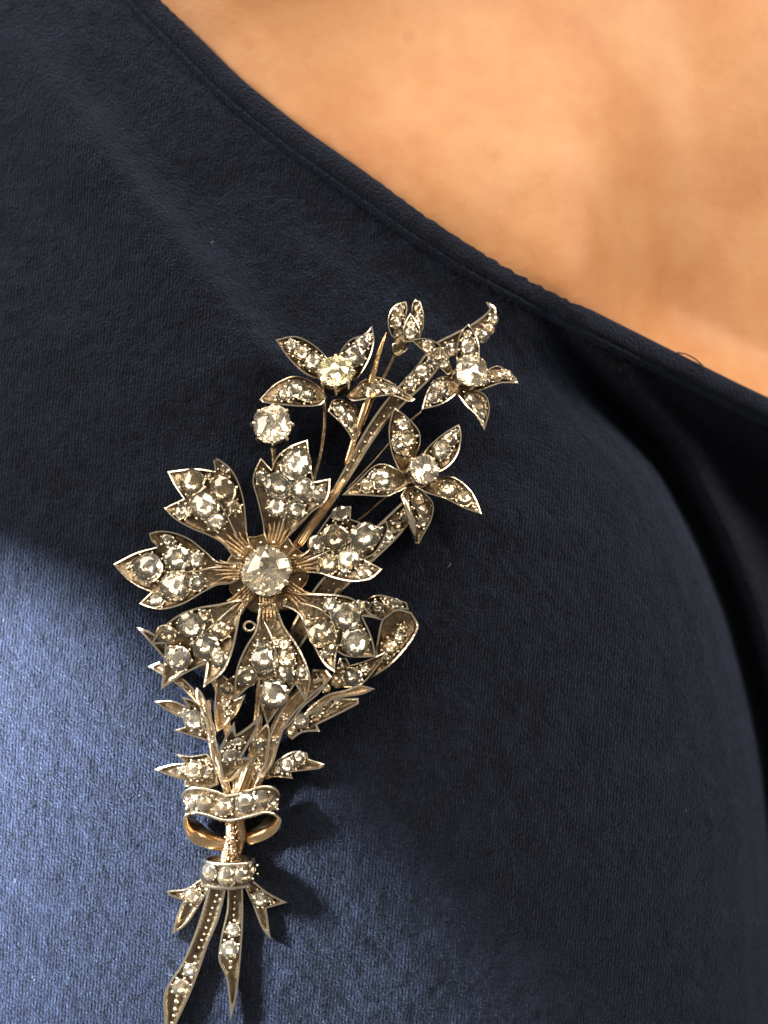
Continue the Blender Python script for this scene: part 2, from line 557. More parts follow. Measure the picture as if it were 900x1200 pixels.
brooch = bpy.data.objects.new("brooch", None)
brooch.empty_display_size = 0.01
scene.collection.objects.link(brooch)
brooch.location = BASE
brooch["label"] = "antique flower spray brooch in silver and gold set with old diamonds, pinned to navy cloth"
brooch["category"] = "brooch"

# measuring frames
def frame(ox, oy, k):
    return lambda x, y: (ox + x / k, oy + y / k)
c1 = frame(290, 340, 4.5); c2 = frame(420, 340, 4.5); c3 = frame(380, 460, 4.5); c4 = frame(130, 500, 4.5)
c5 = frame(270, 500, 4.5); c6 = frame(150, 660, 4.5); c7 = frame(300, 660, 4.5)
c8 = frame(170, 790, 900 / 220); c9 = frame(170, 980, 900 / 220); c10 = frame(230, 780, 6.0)
KF = {id(c8): 900 / 220, id(c9): 900 / 220, id(c10): 6.0}
def fr(f, pts):
    return [f(*p) for p in pts]

def smooth_outline(pts, step=2.6, corner=48):
    n = len(pts); P2 = [Vector(p) for p in pts]
    sharp = []
    for i in range(n):
        a = (P2[i] - P2[i - 1]); b = (P2[(i + 1) % n] - P2[i])
        ang = math.degrees(abs(a.angle(b))) if a.length > 1e-6 and b.length > 1e-6 else 0
        sharp.append(ang > corner)
    out = []
    for i in range(n):
        p1, p2 = P2[i], P2[(i + 1) % n]
        p0 = P2[i - 1] if not sharp[i] else p1 - (p2 - p1) * 0.5
        p3 = P2[(i + 2) % n] if not sharp[(i + 1) % n] else p2 + (p2 - p1) * 0.5
        k = max(1, int((p2 - p1).length / step))
        for j in range(k):
            t = j / k
            out.append(0.5 * ((2 * p1) + (p2 - p0) * t + (2 * p0 - 5 * p1 + 4 * p2 - p3) * t * t + (3 * p1 - p0 - 3 * p2 + p3) * t ** 3))
    return [(p.x, p.y) for p in out]

def seg_dist(pts, poly):
    A = np.array(poly); B = np.roll(A, -1, 0)
    Pn = np.array(pts)[:, None, :]
    AB = (B - A)[None]; AP = Pn - A[None]
    t = np.clip((AP * AB).sum(-1) / np.maximum((AB * AB).sum(-1), 1e-9), 0, 1)
    return np.sqrt(((AP - AB * t[..., None]) ** 2).sum(-1)).min(1)

def inside(pts, poly):
    A = np.array(poly); B = np.roll(A, -1, 0)
    p = np.array(pts)
    x = p[:, 0][:, None]; y = p[:, 1][:, None]
    c = ((A[:, 1] > y) != (B[:, 1] > y)) & (x < (B[:, 0] - A[:, 0]) * (y - A[:, 1]) / np.where(np.abs(B[:, 1] - A[:, 1]) < 1e-9, 1e-9, B[:, 1] - A[:, 1]) + A[:, 0])
    return c.sum(1) % 2 == 1

class Shape:
    """height of a petal: root height, tip height, bow in the middle, raised sides, sideways tilt"""
    def __init__(self, root, tip, h0, h1, bow=0.0, cup=0.0, tilt=0.0):
        self.r = Vector(root); d = Vector(tip) - self.r
        self.L = d.length; self.d = d / self.L; self.n = Vector((-self.d.y, self.d.x))
        self.h0, self.h1, self.bow, self.cup, self.tilt = h0, h1, bow, cup, tilt
    def __call__(self, x, y):
        q = Vector((x, y)) - self.r
        u = q.dot(self.d) / self.L; w = q.dot(self.n) / self.L
        uu = min(max(u, -0.3), 1.3)
        return self.h0 + (self.h1 - self.h0) * u + self.bow * 4 * uu * (1 - uu) + self.cup * w * w * 4 + self.tilt * w
    def normal(self, x, y):
        e = 2.0
        hx = (self(x + e, y) + lean(x + e, y) - self(x - e, y) - lean(x - e, y)) / (2 * e)
        hy = (self(x, y + e) + lean(x, y + e) - self(x, y - e) - lean(x, y - e)) / (2 * e)
        return Vector((-hx, -1.0, hy)).normalized()

def plate(mb, pts, hf, rim=1.5, depth=4.8, thick=5.0, grid=5.0, m_floor=0, m_rim=1, ribs=(), jag=None):
    out = smooth_outline(pts)
    n = len(out)
    cand = []
    A = np.array(out)
    tng = np.roll(A, -1, 0) - np.roll(A, 1, 0)
    nn = np.stack([-tng[:, 1], tng[:, 0]], 1) / np.maximum(np.linalg.norm(tng, axis=1), 1e-6)[:, None]
    for dd in (rim, rim + 1.3, rim + 4.0):
        for sgn in (1, -1):
            c = A + nn * dd * sgn
            ok = inside(c, out) & (np.abs(seg_dist(c, out) - dd) < 0.25)
            cand += [tuple(p) for p in c[ok]]
    mn, mx = A.min(0), A.max(0)
    g = np.array([(x + random.uniform(-.8, .8), y + random.uniform(-.8, .8)) for x in np.arange(mn[0], mx[0], grid) for y in np.arange(mn[1], mx[1], grid)])
    if len(g):
        ok = inside(g, out) & (seg_dist(g, out) > rim + 4.5)
        cand += [tuple(p) for p in g[ok]]
    vs = [Vector(p) for p in out] + [Vector(p) for p in cand]
    ed = [(i, (i + 1) % n) for i in range(n)]
    r = delaunay_2d_cdt(vs, ed, [], 1, 1e-4)
    V2, F = r[0], r[2]
    V2l = [(p.x, p.y) for p in V2]
    cen = np.array([np.mean([V2l[i] for i in f], axis=0) for f in F])
    okf = inside(cen, out)
    F = [f for f, k in zip(F, okf) if k]; cen = cen[okf]
    dist = seg_dist(V2l, out)
    top = []
    for (x, y), d in zip(V2l, dist):
        f = min(max((d - rim) / 1.3, 0), 1)
        z = hf(x, y) - depth * f
        if d < 0.4:
            z -= 0.5
        top.append((x, y, z))
    bot = [(x, y, hf(x, y) - depth - thick) for (x, y) in V2l]
    fd = [np.mean([dist[i] for i in f]) for f in F]
    mats = [m_rim if d < rim + 0.7 else m_floor for d in fd]
    mb.add(top, F, mats, [d >= rim + 0.7 for d in fd])
    cnt = {}
    for f in F:
        for i in range(len(f)):
            e = (f[i], f[(i + 1) % len(f)])
            cnt[frozenset(e)] = None if frozenset(e) in cnt else e
    o = len(top)
    walls = [(e[1], e[0], e[0] + o, e[1] + o) for e in cnt.values() if e]
    allv = top + bot
    used_off = len(mb.v)
    mb.add(allv, walls + [tuple(i + o for i in f[::-1]) for f in F], [m_rim] * len(walls) + [m_floor] * len(F), False)
    for rb in ribs:
        pp = catmull(rb, 5)
        k = len(pp)
        mb.tube([(x, y, hf(x, y) - depth + 1.2) for x, y in pp], [0.5 + 1.0 * math.sin(math.pi * (0.12 + 0.8 * i / (k - 1))) for i in range(k)], 6, m_rim)
    return out

def catmull(pts, k=6):
    P2 = [Vector(p) for p in pts]; out = []
    for i in range(len(P2) - 1):
        p1, p2 = P2[i], P2[i + 1]
        p0 = P2[i - 1] if i else p1 * 2 - p2
        p3 = P2[i + 2] if i + 2 < len(P2) else p2 * 2 - p1
        for j in range(k):
            t = j / k
            out.append(tuple(0.5 * ((2 * p1) + (p2 - p0) * t + (2 * p0 - 5 * p1 + 4 * p2 - p3) * t * t + (3 * p1 - p0 - 3 * p2 + p3) * t ** 3)))
    out.append(tuple(P2[-1]))
    return out

def strip(center, widths, k=6):
    c = catmull(center, k)
    w = catmull([(i, a) for i, a in enumerate(widths)], k)
    L, R = [], []
    for i, p in enumerate(c):
        a = Vector(c[max(i - 1, 0)]); b = Vector(c[min(i + 1, len(c) - 1)])
        d = (b - a).normalized(); n = Vector((-d.y, d.x)) * max(w[i][1], 0.6) / 2
        L.append((p[0] + n.x, p[1] + n.y)); R.append((p[0] - n.x, p[1] - n.y))
    return L + R[::-1]

# ---- gems: three cuts, meshes shared by all stones
def gem_mesh(name, pts, gem, foil, cut=-0.25):
    bm = bmesh.new()
    for p in pts:
        bm.verts.new(p)
    bmesh.ops.convex_hull(bm, input=bm.verts)
    bmesh.ops.dissolve_limit(bm, angle_limit=0.02, verts=bm.verts, edges=bm.edges)
    bm.normal_update()
    bmesh.ops.recalc_face_normals(bm, faces=bm.faces)
    me = bpy.data.meshes.new(name)
    bm.to_mesh(me); bm.free()
    for p in me.polygons:
        p.material_index = 1 if p.normal.z < cut else 0  # foil backs rose cuts; added under old cuts too, to brighten them
        p.use_smooth = False
    me.materials.append(gem); me.materials.append(foil)
    return me
def circ(n, r, z, ph=0.0, sq=0.0, jit=0.0, rr=None):
    o = []
    for k in range(n):
        a = 2 * math.pi * (k + ph) / n
        f = 1.0
        if sq:
            c, s = abs(math.cos(a)), abs(math.sin(a))
            f = (c ** sq + s ** sq) ** (-1 / sq) * 0.93
        j = (rr.uniform(-jit, jit) if rr else 0)
        o.append((r * f * math.cos(a), r * f * math.sin(a), z + j))
    return o
def rose(seed, gem, foil):
    rr = random.Random(seed)
    return gem_mesh("rose_cut", circ(12, 1, 0.0) + circ(12, 0.97, -0.08) + circ(9, 0.80, 0.24, 0.5, 0, 0.025, rr) + circ(6, 0.46, 0.44, 0.2, 0, 0.025, rr) + [(0.03, -0.02, 0.55)]
                    + circ(7, 0.66, -0.24, 0.3, 0, 0.04, rr) + circ(4, 0.25, -0.36, 0.1, 0, 0.03, rr), gem, foil)
def oldcut(seed, gem, foil, sq=2.8, deep=1.0):
    rr = random.Random(seed)
    return gem_mesh("old_cut", circ(8, 0.26, 0.45, 0.5, sq, 0.008, rr) + circ(10, 0.52, 0.38, 0, sq, 0.018, rr) + circ(12, 0.74, 0.28, 0.3, sq, 0.018, rr) + circ(18, 0.91, 0.15, 0, sq, 0.012, rr) + circ(16, 1, 0.06, 0.5, sq) + circ(16, 1, 0.0, 0.5, sq)
                    + circ(11, 0.72, -0.27 * deep, 0.5, sq, 0.05 * deep, rr) + circ(8, 0.42, -0.52 * deep, 0.2, 0, 0.05 * deep, rr) + circ(6, 0.11, -0.70 * deep, 0, 0), gem, foil)
ROSE = [rose(i, DIAMOND, FOIL) for i in range(4)] + [rose(10 + i, PDIAMOND, PFOIL) for i in range(3)]
OLD = [oldcut(i, DIAMOND, FOIL) for i in range(3)]
SHALLOW = [oldcut(20 + i, DIAMOND, FOIL, 2.5, 0.56) for i in range(4)] + [oldcut(30, PDIAMOND, PFOIL, 2.5, 0.56)]
OLDY = oldcut(8, YDIAMOND, YFOIL, 2.3)

def gem(mesh, parent, x, y, h, r, normal, name="diamond", wob=0.10):
    o = bpy.data.objects.new(name, mesh)
    scene.collection.objects.link(o)
    nrm = (normal + Vector((random.uniform(-wob, wob), 0, random.uniform(-wob, wob)))).normalized()
    q = Vector((0, 0, 1)).rotation_difference(nrm)
    spin = Matrix.Rotation(random.uniform(0, 6.28), 4, 'Z')
    sc = Matrix.Diagonal((r * S * random.uniform(.94, 1.06), r * S * random.uniform(.94, 1.06), r * S, 1))
    o.parent = parent
    o.matrix_local = Matrix.Translation(bx(x, y, h)) @ q.to_matrix().to_4x4() @ spin @ sc
    return o

def stones(parent, beads, lst, f, hf, out, depth=3.6, kinds=None, bead_r=1.9, big=False):
    """grain-set stones on a plate, with the grains that hold them"""
    k = KF.get(id(f), 4.5)
    cs = []
    for (x, y, r) in lst:
        X, Y = f(x, y); R = 1.16 * r / k
        cs.append((X, Y, R))
    for (X, Y, R) in cs:
        h = hf(X, Y) - depth
        if R > 2.6:
            me = random.choice(kinds or (ROSE + SHALLOW))
            gem(me, parent, X, Y, h + 0.42 * R, R * 1.02, hf.normal(X, Y))
        nb = 8 if R > 9 else 5
        ph = random.uniform(0, 6.28)
        for j in range(nb):
            a = ph + 6.283 * (j + random.uniform(-.2, .2)) / nb
            bxx, byy = X + math.cos(a) * (R + 0.7), Y + math.sin(a) * (R + 0.7)
            if out is not None:
                if not inside([(bxx, byy)], out)[0] or seg_dist([(bxx, byy)], out)[0] < 2.6:
                    continue
            if any(math.hypot(bxx - a_, byy - b_) < c_ * 0.86 for a_, b_, c_ in cs):
                continue
            br = bead_r * random.uniform(0.75, 1.2)
            beads.ball((bxx, byy, hf(bxx, byy) - depth + 0.30 * R + 0.8), br, 0)

def beads_build(mb, parent, name="setting_grains"):
    if mb.v:
        o = mb.build(name, [EDGE], parent, bx); o["kind"] = "stuff"

def set_stone(part, x, y, h, r, dx, dy, drop, mesh, nclaw=8, claw_r=2.2, name="diamond"):
    """raised collet with claws; the collet foot lies (dx, dy) from the stone, drop below it"""
    top = Vector((x, y, h)); foot = Vector((x + dx, y + dy, h - drop))
    ax = (top - foot).normalized()
    a = ax.cross(Vector((0, 1, 0))).normalized(); b = ax.cross(a).normalized()
    mb = MB()
    nseg = nclaw * 4
    prof = [(0.50, 0.0), (0.74, 0.08), (0.82, 0.40), (0.90, 0.72), (0.95, 0.90), (0.88, 0.88), (0.78, 0.66), (0.35, 0.12)]
    V = []; F = []
    for i, (pr, pz) in enumerate(prof):
        for k in range(nseg):
            an = 2 * math.pi * k / nseg
            sc = 0.10 * (0.5 - 0.5 * math.cos(an * nclaw)) if 2 <= i <= 5 else 0
            p = foot + (top - foot) * (pz - sc * 1.2) + (a * math.cos(an) + b * math.sin(an)) * r * (pr - sc * 0.35)
            V.append(p)
    for i in range(len(prof) - 1):
        for k in range(nseg):
            k2 = (k + 1) % nseg
            F.append((i * nseg + k, i * nseg + k2, (i + 1) * nseg + k2, (i + 1) * nseg + k))
    mb.add(V, F, 0)
    mb.build("collet", [PATINA], part, bx)
    mc = MB()
    for k in range(nclaw):
        an = 2 * math.pi * k / nclaw
        e = a * math.cos(an) + b * math.sin(an)
        p0 = foot + e * r * 0.78 + (top - foot) * 0.06
        p1 = foot + e * r * 0.93 + (top - foot) * 0.55
        p2 = top + e * r * 1.02 - ax * 0.5
        p3 = top + e * r * 0.90 + ax * r * 0.16
        mc.tube([p0, p1, p2, p3], [claw_r * .7, claw_r * .8, claw_r * 0.9, claw_r * 0.75], 6, 0)
        mc.ball(tuple(p3), claw_r * 0.95, 0)
    mc.build("claws", [EDGE], part, bx)
    w = Vector((ax.x, -ax.z, -ax.y)).normalized()
    n = Vector((ax.x, -ax.z, -ax.y)).normalized()
    gem(mesh, part, x, y, h, r, n, name, 0.02)

# ================= stems and ribbons behind the flowers
stem = MB()
def rod(pts, rads, mat=0, sides=8):
    c = catmull(pts, 5); w = catmull([(i, a) for i, a in enumerate(rads)], 5)
    for sgn in (-1, 0, 1):          # each stem is three fine wires laid together
        q = []
        for i, p in enumerate(c):
            a = Vector(c[max(i - 1, 0)]); b = Vector(c[min(i + 1, len(c) - 1)])
            d = (b - a).normalized(); n = Vector((-d.y, d.x, 0))
            q.append(Vector(p) + n * sgn * w[i][1] * 0.62 + Vector((0, 0, 0.35 * w[i][1] if sgn == 0 else 0)))
        stem.tube(q, [max(0.4, a[1] * 0.45) for a in w], sides, mat)
def twisted(pts, r):
    c = catmull(pts, 8)
    for ph in (0, 2.1, 4.2):
        stem.tube([(p[0] + math.cos(ph + i * 0.16) * r * .72, p[1] + 0.2 * math.sin(ph + i * .16), p[2] + math.sin(ph + i * 0.16) * r * .55) for i, p in enumerate(c)], r * 0.62, 8, 0)
# bundle through bow and ring, spreading into the leaves
twisted([(268, 1022, 14), (272, 1000, 15), (276, 975, 17), (279, 950, 18), (281, 925, 18)], 9.5)
rod([(275, 960, 20), (278, 935, 22), (276, 905, 20), (270, 870, 18), (262, 835, 18), (255, 805, 18), (238, 780, 18), (212, 765, 17), (196, 752, 16)], [5, 5.5, 5.5, 5, 4.6, 4.2, 3.6, 2.6, 1.6])
rod([(282, 960, 20), (286, 925, 22), (296, 890, 22), (302, 850, 20), (306, 800, 18), (312, 740, 22), (314, 700, 26)], [5, 6, 6, 5.5, 5, 5, 5])
rod([(285, 955, 18), (300, 920, 20), (313, 890, 20), (320, 860, 20), (333, 832, 22), (352, 808, 22), (380, 786, 20)], [5, 5.5, 6, 5.5, 5, 4.2, 2.6])
rod([(279, 930, 26), (290, 900, 28), (300, 870, 27), (302, 840, 24)], [4, 5, 4, 2])
rod([(270, 940, 22), (262, 912, 24), (252, 885, 22), (246, 850, 20), (243, 820, 20)], [4, 5, 5, 4, 3])
for _ in range(70):               # granulated bark on the bundle
    t_ = random.random(); x_ = 268 + 12 * t_; y_ = 1012 - 85 * t_; o_ = random.uniform(-1, 1)
    stem.ball((x_ + o_ * 9.5, y_ + random.uniform(-2, 2), 17 + 4 * t_ + 8.5 * math.sqrt(1 - o_ * o_)), random.uniform(1.0, 1.9), 0, 6, 4)
# stems rising behind the large flower
rod([(306, 690, 24), (335, 655, 26), (372, 605, 26), (400, 565, 24)], [5, 5, 4.5, 3.2], 0)
rod([(322, 640, 32), (345, 618, 30), (372, 590, 28), (392, 575, 26)], [3.2, 3.2, 2.8, 2.2], 0)
rod([(350, 640, 30), (365, 618, 32), (386, 590, 32), (404, 560, 30)], [3.8, 4.2, 3.2, 2.0], 1)
stem.build("stem", [GOLD, BRIGHT_GOLD], brooch, bx)

def wire(pts, rads, name="wire_stem", mats=None):
    mb = MB(); c = catmull(pts, 6); w = catmull([(i, a) for i, a in enumerate(rads)], 6)
    mb.tube(c, [max(0.35, a[1]) for a in w], 8, 0)
    mb.build(name, mats or [PATINA], brooch, bx)
wire([(379, 470, 30), (381, 490, 26), (376, 530, 24), (368, 562, 24), (362, 590, 24)], [3, 3, 2.4, 2.2, 2])
wire([(463, 416, 26), (455, 432, 24), (446, 450, 22), (434, 475, 20), (424, 500, 20)], [2.2, 2.2, 2.4, 2.4, 2.2])
wire([(494, 482, 24), (482, 492, 22), (470, 503, 20), (450, 527, 20), (434, 545, 20), (405, 575, 22)], [1.4, 1.4, 1.4, 1.4, 1.3, 1.2])
wire([(470, 570, 26), (448, 586, 22), (430, 602, 20), (415, 614, 20), (395, 640, 20)], [1.3, 1.3, 1.3, 1.2, 1.2])
wire([(453, 389, 34), (449, 400, 34), (443, 417, 33), (436, 441, 32), (430, 470, 28), (418, 505, 24), (405, 545, 24)], [0.5, 2.2, 3.6, 5.0, 5.2, 4.6, 3.4], "gold_spike", [BRIGHT_GOLD])

def ornament(name, polys, label=None):
    """a part of the brooch made of plates; polys: (points, shape, stone list, frame, extra)"""
    mb = MB(); outs = []
    for p in polys:
        outs.append(plate(mb, p['pts'], p['hf'], **p.get('kw', {})))
    o = mb.build(name, p.get('mats', [PATINA, EDGE]), brooch, bx)
    be = MB()
    for p, out in zip(polys, outs):
        if p.get('st'):
            stones(o, be, p['st'], p['f'], p['hf'], out, kinds=p.get('kinds'), depth=p.get('kw', {}).get('depth', 4.8))
        for (x, y, r) in p.get('grains', []):
            X, Y = p['f'](x, y)
            be.ball((X, Y, p['hf'](X, Y) - p.get('kw', {}).get('depth', 4.8) + 0.6), r, 0)
    beads_build(be, o)
    if label:
        o["label"] = label
    return o

# long ribbon blade with the curled tip
blade = strip([(352, 640), (372, 610), (400, 566), (435, 507), (462, 472), (493, 440), (515, 413), (535, 400), (556, 388), (573, 373), (577, 362), (570, 354)],
              [5, 8, 11, 15, 19, 22, 23, 20, 18, 14, 8, 1.5])
hf = Shape((352, 640), (573, 373), 22, 36, -4, 0, -40)
ornament("ribbon_blade", [dict(pts=blade, hf=hf, f=c2, st=[(335, 430, 38), (275, 490, 34), (395, 375, 34), (490, 310, 36), (455, 345, 26), (650, 240, 34), (690, 205, 28), (712, 155, 24)],
         kw=dict(rim=2.4, depth=3.0, thick=6),
         grains=[((x - 420) * 4.5, (y - 340) * 4.5, 1.7) for x, y in [(475, 458), (466, 468), (458, 478), (450, 488), (442, 498), (435, 508), (428, 518), (421, 529), (414, 540), (407, 551)]])])

# second ribbon bar crossing behind the right petals
bar = strip([(485, 590), (455, 622), (420, 655), (385, 690), (360, 725), (338, 762)], [22, 27, 28, 27, 24, 20])
hf = Shape((485, 590), (338, 762), 16, 18, 3)
ornament("ribbon_bar", [dict(pts=bar, hf=hf, f=c3, st=[(430, 645, 32), (385, 700, 32), (340, 750, 30), (300, 800, 28), (460, 610, 24)],
         kw=dict(rim=2.6, depth=3.2, thick=6),
         grains=[((x - 380) * 4.5, (y - 460) * 4.5, 2.0) for x, y in [(391, 684), (397, 690), (385, 692), (392, 698), (378, 700), (384, 705), (372, 708), (366, 718), (357, 728)]])])

# ribbon loop on the right
loop_top = fr(c7, [(540, 245), (575, 195), (640, 166), (720, 180), (795, 207), (806, 245), (745, 246), (668, 298), (610, 285)])
loop_in = fr(c7, [(668, 292), (742, 243), (820, 258), (855, 322), (842, 375), (785, 458), (700, 545), (600, 610), (655, 520), (630, 470), (640, 400)])
ornament("ribbon_loop", [
    dict(pts=loop_top, hf=Shape(c7(540, 245), c7(800, 230), 26, 42, 4, 0, -30), f=c7, st=[(640, 232, 34), (735, 215, 32), (690, 198, 26), (580, 225, 28)], kw=dict(rim=1.6)),
    dict(pts=loop_in, hf=Shape(c7(600, 610), c7(850, 300), 20, 34, -6, 30, 30), f=c7, st=[(755, 385, 28), (708, 440, 40), (770, 335, 20), (700, 500, 20)], kw=dict(rim=2.2, depth=6, thick=6))])

# ================= leaves of the lower spray
def leaf(pts, f, root, tip, h0, h1, st, bow=4, cup=0, tilt=0, kw=None, kinds=None, mats=None, ribs=()):
    k = dict(kw or {}); k['ribs'] = [fr(f, r) for r in ribs]
    d = dict(pts=fr(f, pts), hf=Shape(f(*root), f(*tip), h0, h1, bow, cup, tilt), f=f, st=st, kw=k, kinds=kinds)
    if mats: d['mats'] = mats
    return ornament("leaf", [d])
GP = [GOLD, EDGE]
leaf([(45, 338), (80, 345), (150, 385), (230, 500), (200, 520), (170, 480)], c6, (200, 500), (45, 338), 16, 22, [], kw=dict(rim=2.2))
leaf([(105, 545), (165, 518), (225, 570), (300, 615), (370, 690), (420, 760), (440, 860), (405, 830), (360, 740), (270, 650)], c6, (430, 850), (105, 545), 22, 18, [(290, 640, 16), (340, 690, 14)], mats=GP, kw=dict(rim=2.0))
leaf([(38, 130), (130, 127), (208, 158), (172, 108), (235, 128), (300, 190), (338, 260), (335, 330), (232, 300), (133, 270), (190, 252), (182, 215), (110, 178)], c8, (335, 320), (38, 130), 18, 26, [(235, 220, 44), (188, 195, 20), (270, 262, 22), (285, 205, 16)], bow=3, tilt=20)
leaf([(42, 458), (120, 433), (195, 425), (140, 378), (212, 392), (295, 380), (345, 440), (355, 530), (290, 550), (188, 538), (190, 512), (110, 484)], c8, (350, 500), (42, 458), 16, 20, [(185, 457, 20), (240, 462, 42), (290, 475, 30), (300, 420, 18)], bow=5, kinds=ROSE[4:] + ROSE[:1])
leaf([(465, 650), (498, 588), (528, 612), (562, 588), (560, 722), (622, 690), (575, 790), (515, 860), (470, 890), (455, 800)], c6, (470, 880), (560, 600), 22, 34, [(522, 660, 28), (512, 738, 26), (530, 790, 20)], bow=3, mats=GP)
leaf([(372, 515), (352, 400), (378, 310), (428, 226), (436, 290), (500, 245), (556, 192), (552, 232), (500, 335), (462, 400), (522, 396), (505, 430), (440, 490), (405, 515)], c8, (390, 510), (530, 220), 30, 52, [(412, 392, 36), (448, 325, 24), (400, 340, 18)], bow=0, tilt=-30, kw=dict(rim=3.0, depth=5, thick=7), kinds=SHALLOW[:1])
leaf([(500, 300), (545, 270), (590, 300), (600, 380), (580, 470), (530, 500), (500, 420)], c8, (540, 500), (545, 280), 18, 24, [(538, 332, 34), (545, 400, 22), (540, 440, 18)], mats=GP)
leaf([(0, 150), (40, 190), (90, 300), (120, 420), (150, 560), (195, 740), (130, 765), (105, 600), (85, 480), (45, 350), (0, 235)], c10, (160, 740), (10, 190), 24, 26, [(60, 300, 16), (110, 520, 14)], mats=GP, kw=dict(rim=2.0, depth=3))
leaf([(560, 390), (640, 255), (760, 145), (900, 85), (905, 135), (790, 235), (690, 340), (620, 445), (580, 560), (540, 690), (470, 785), (430, 765), (490, 660), (510, 520)], c10, (460, 770), (900, 110), 26, 30, [(620, 360, 14), (560, 520, 14)], mats=GP, kw=dict(rim=2.2, depth=3))
leaf([(385, 800), (380, 690), (400, 560), (440, 470), (500, 400), (520, 480), (500, 620), (490, 760), (450, 810)], c10, (430, 800), (500, 410), 24, 28, [(425, 555, 40), (430, 640, 22), (435, 700, 22), (430, 755, 20)], mats=GP, kw=dict(rim=2.0))
leaf([(210, 800), (190, 690), (165, 600), (200, 520), (250, 440), (280, 520), (270, 620), (300, 700), (300, 800)], c10, (250, 800), (240, 450), 24, 30, [(225, 620, 24), (215, 700, 26), (245, 560, 18)], kw=dict(rim=2.2))
# right-hand spray
leaf([(425, 640), (420, 560), (440, 500), (478, 498), (495, 538), (600, 505), (698, 458), (640, 548), (560, 638), (480, 655)], c7, (430, 630), (690, 465), 24, 34, [(512, 600, 44), (430, 618, 36), (570, 558, 22), (460, 545, 20)], bow=2, tilt=12)
leaf([(300, 745), (380, 690), (470, 668), (545, 643), (628, 662), (560, 692), (470, 706), (400, 722), (330, 770), (262, 812), (250, 800)], c7, (260, 800), (628, 662), 26, 36, [], bow=0, kw=dict(rim=2.0, depth=2.4, thick=8), mats=GP)
leaf([(150, 900), (200, 830), (290, 770), (350, 718), (420, 712), (541, 710), (542, 742), (440, 795), (322, 852), (338, 888), (250, 893), (190, 930)], c7, (160, 910), (541, 715), 18, 30, [(312, 770, 36), (240, 830, 42), (372, 742, 24), (425, 735, 18), (190, 880, 30)], bow=3, tilt=26, kw=dict(rim=2.4))
leaf([(240, 680), (300, 560), (370, 560), (400, 600), (330, 690), (250, 760), (180, 850), (120, 900), (110, 830), (150, 770)], c7, (110, 880), (370, 570), 20, 26, [(330, 610, 20), (290, 660, 18), (370, 660, 22)], bow=6, mats=GP, kw=dict(rim=2.2))
leaf([(600, 452), (650, 400), (720, 368), (778, 378), (782, 405), (862, 432), (842, 452), (770, 462), (698, 470), (708, 502), (620, 494), (570, 510)], c8, (590, 490), (862, 432), 16, 22, [(738, 400, 30), (682, 436, 36), (722, 428, 20), (640, 455, 22)], bow=5)

# ================= bow and ring round the stems
def band(path, widths, thick, name, mats):
    """ribbon swept along a 3D path, standing on edge"""
    c = [Vector(p) for p in catmull(path, 7)]
    w = [a[1] for a in catmull([(i, a) for i, a in enumerate(widths)], 7)]
    mb = MB(); V = []; F = []; M = []
    prof = []
    for i, p in enumerate(c):
        t = (c[min(i + 1, len(c) - 1)] - c[max(i - 1, 0)]).normalized()
        up = Vector((0, 1, 0.30)); up = (up - t * up.dot(t)).normalized()
        n = up.cross(t).normalized()
        hw = w[i] / 2
        pr = [(-hw, 1.2), (-hw + 2.2, 1.6), (-hw + 3.0, 0), (hw - 3.0, 0), (hw - 2.2, 1.6), (hw, 1.2), (hw, -thick), (-hw, -thick)]
        for a, b in pr:
            V.append(p + up * a + n * b)
    k = 8
    for i in range(len(c) - 1):
        for j in range(k):
            j2 = (j + 1) % k
            F.append((i * k + j, i * k + j2, (i + 1) * k + j2, (i + 1) * k + j)); M.append({2: 0, 6: 2}.get(j, 1))
    F.append(tuple(range(k))); M.append(1)
    F.append(tuple((len(c) - 1) * k + j for j in range(k))); M.append(1)
    mb.add(V, F, M, True)
    return mb.build(name, mats, brooch, bx)
# direction chosen so the front face looks at the viewer
bow = band([(266, 990, 12), (246, 985, 10), (228, 975, 12), (219, 960, 22), (218, 944, 30), (228, 938, 36), (246, 941, 38), (266, 947, 39), (288, 943, 39), (309, 937, 37), (322, 940, 31), (326, 950, 22), (321, 964, 16), (309, 975, 12), (288, 984, 12)][::-1],
           [16, 20, 25, 30, 34, 34, 33, 33, 33, 33, 34, 31, 27, 21, 16], 2.5, "bow", [PATINA, EDGE, BRIGHT_GOLD])
be = MB()
front_n = Vector((0, -1, 0.25)).normalized()
for (x, y, r, hx) in [(285, 618, 38, 0), (380, 638, 40, 0), (480, 612, 42, 0), (560, 600, 38, .25), (612, 625, 26, .7), (222, 622, 26, -.7)]:
    X, Y = c8(x, y); R = 1.12 * r / KF[id(c8)]
    hz = 42 - 0.0022 * (X - 272) ** 2
    gem(random.choice(ROSE), bow, X, Y, hz, R, Vector((hx, -1, 0.2)).normalized())
    for sx, sy in ((-.75, -.75), (.75, -.75), (-.75, .75), (.75, .75)):
        be.ball((X + sx * R * 1.12, Y + sy * R * 1.05, hz + 1.5), 1.9, 0)
beads_build(be, bow)

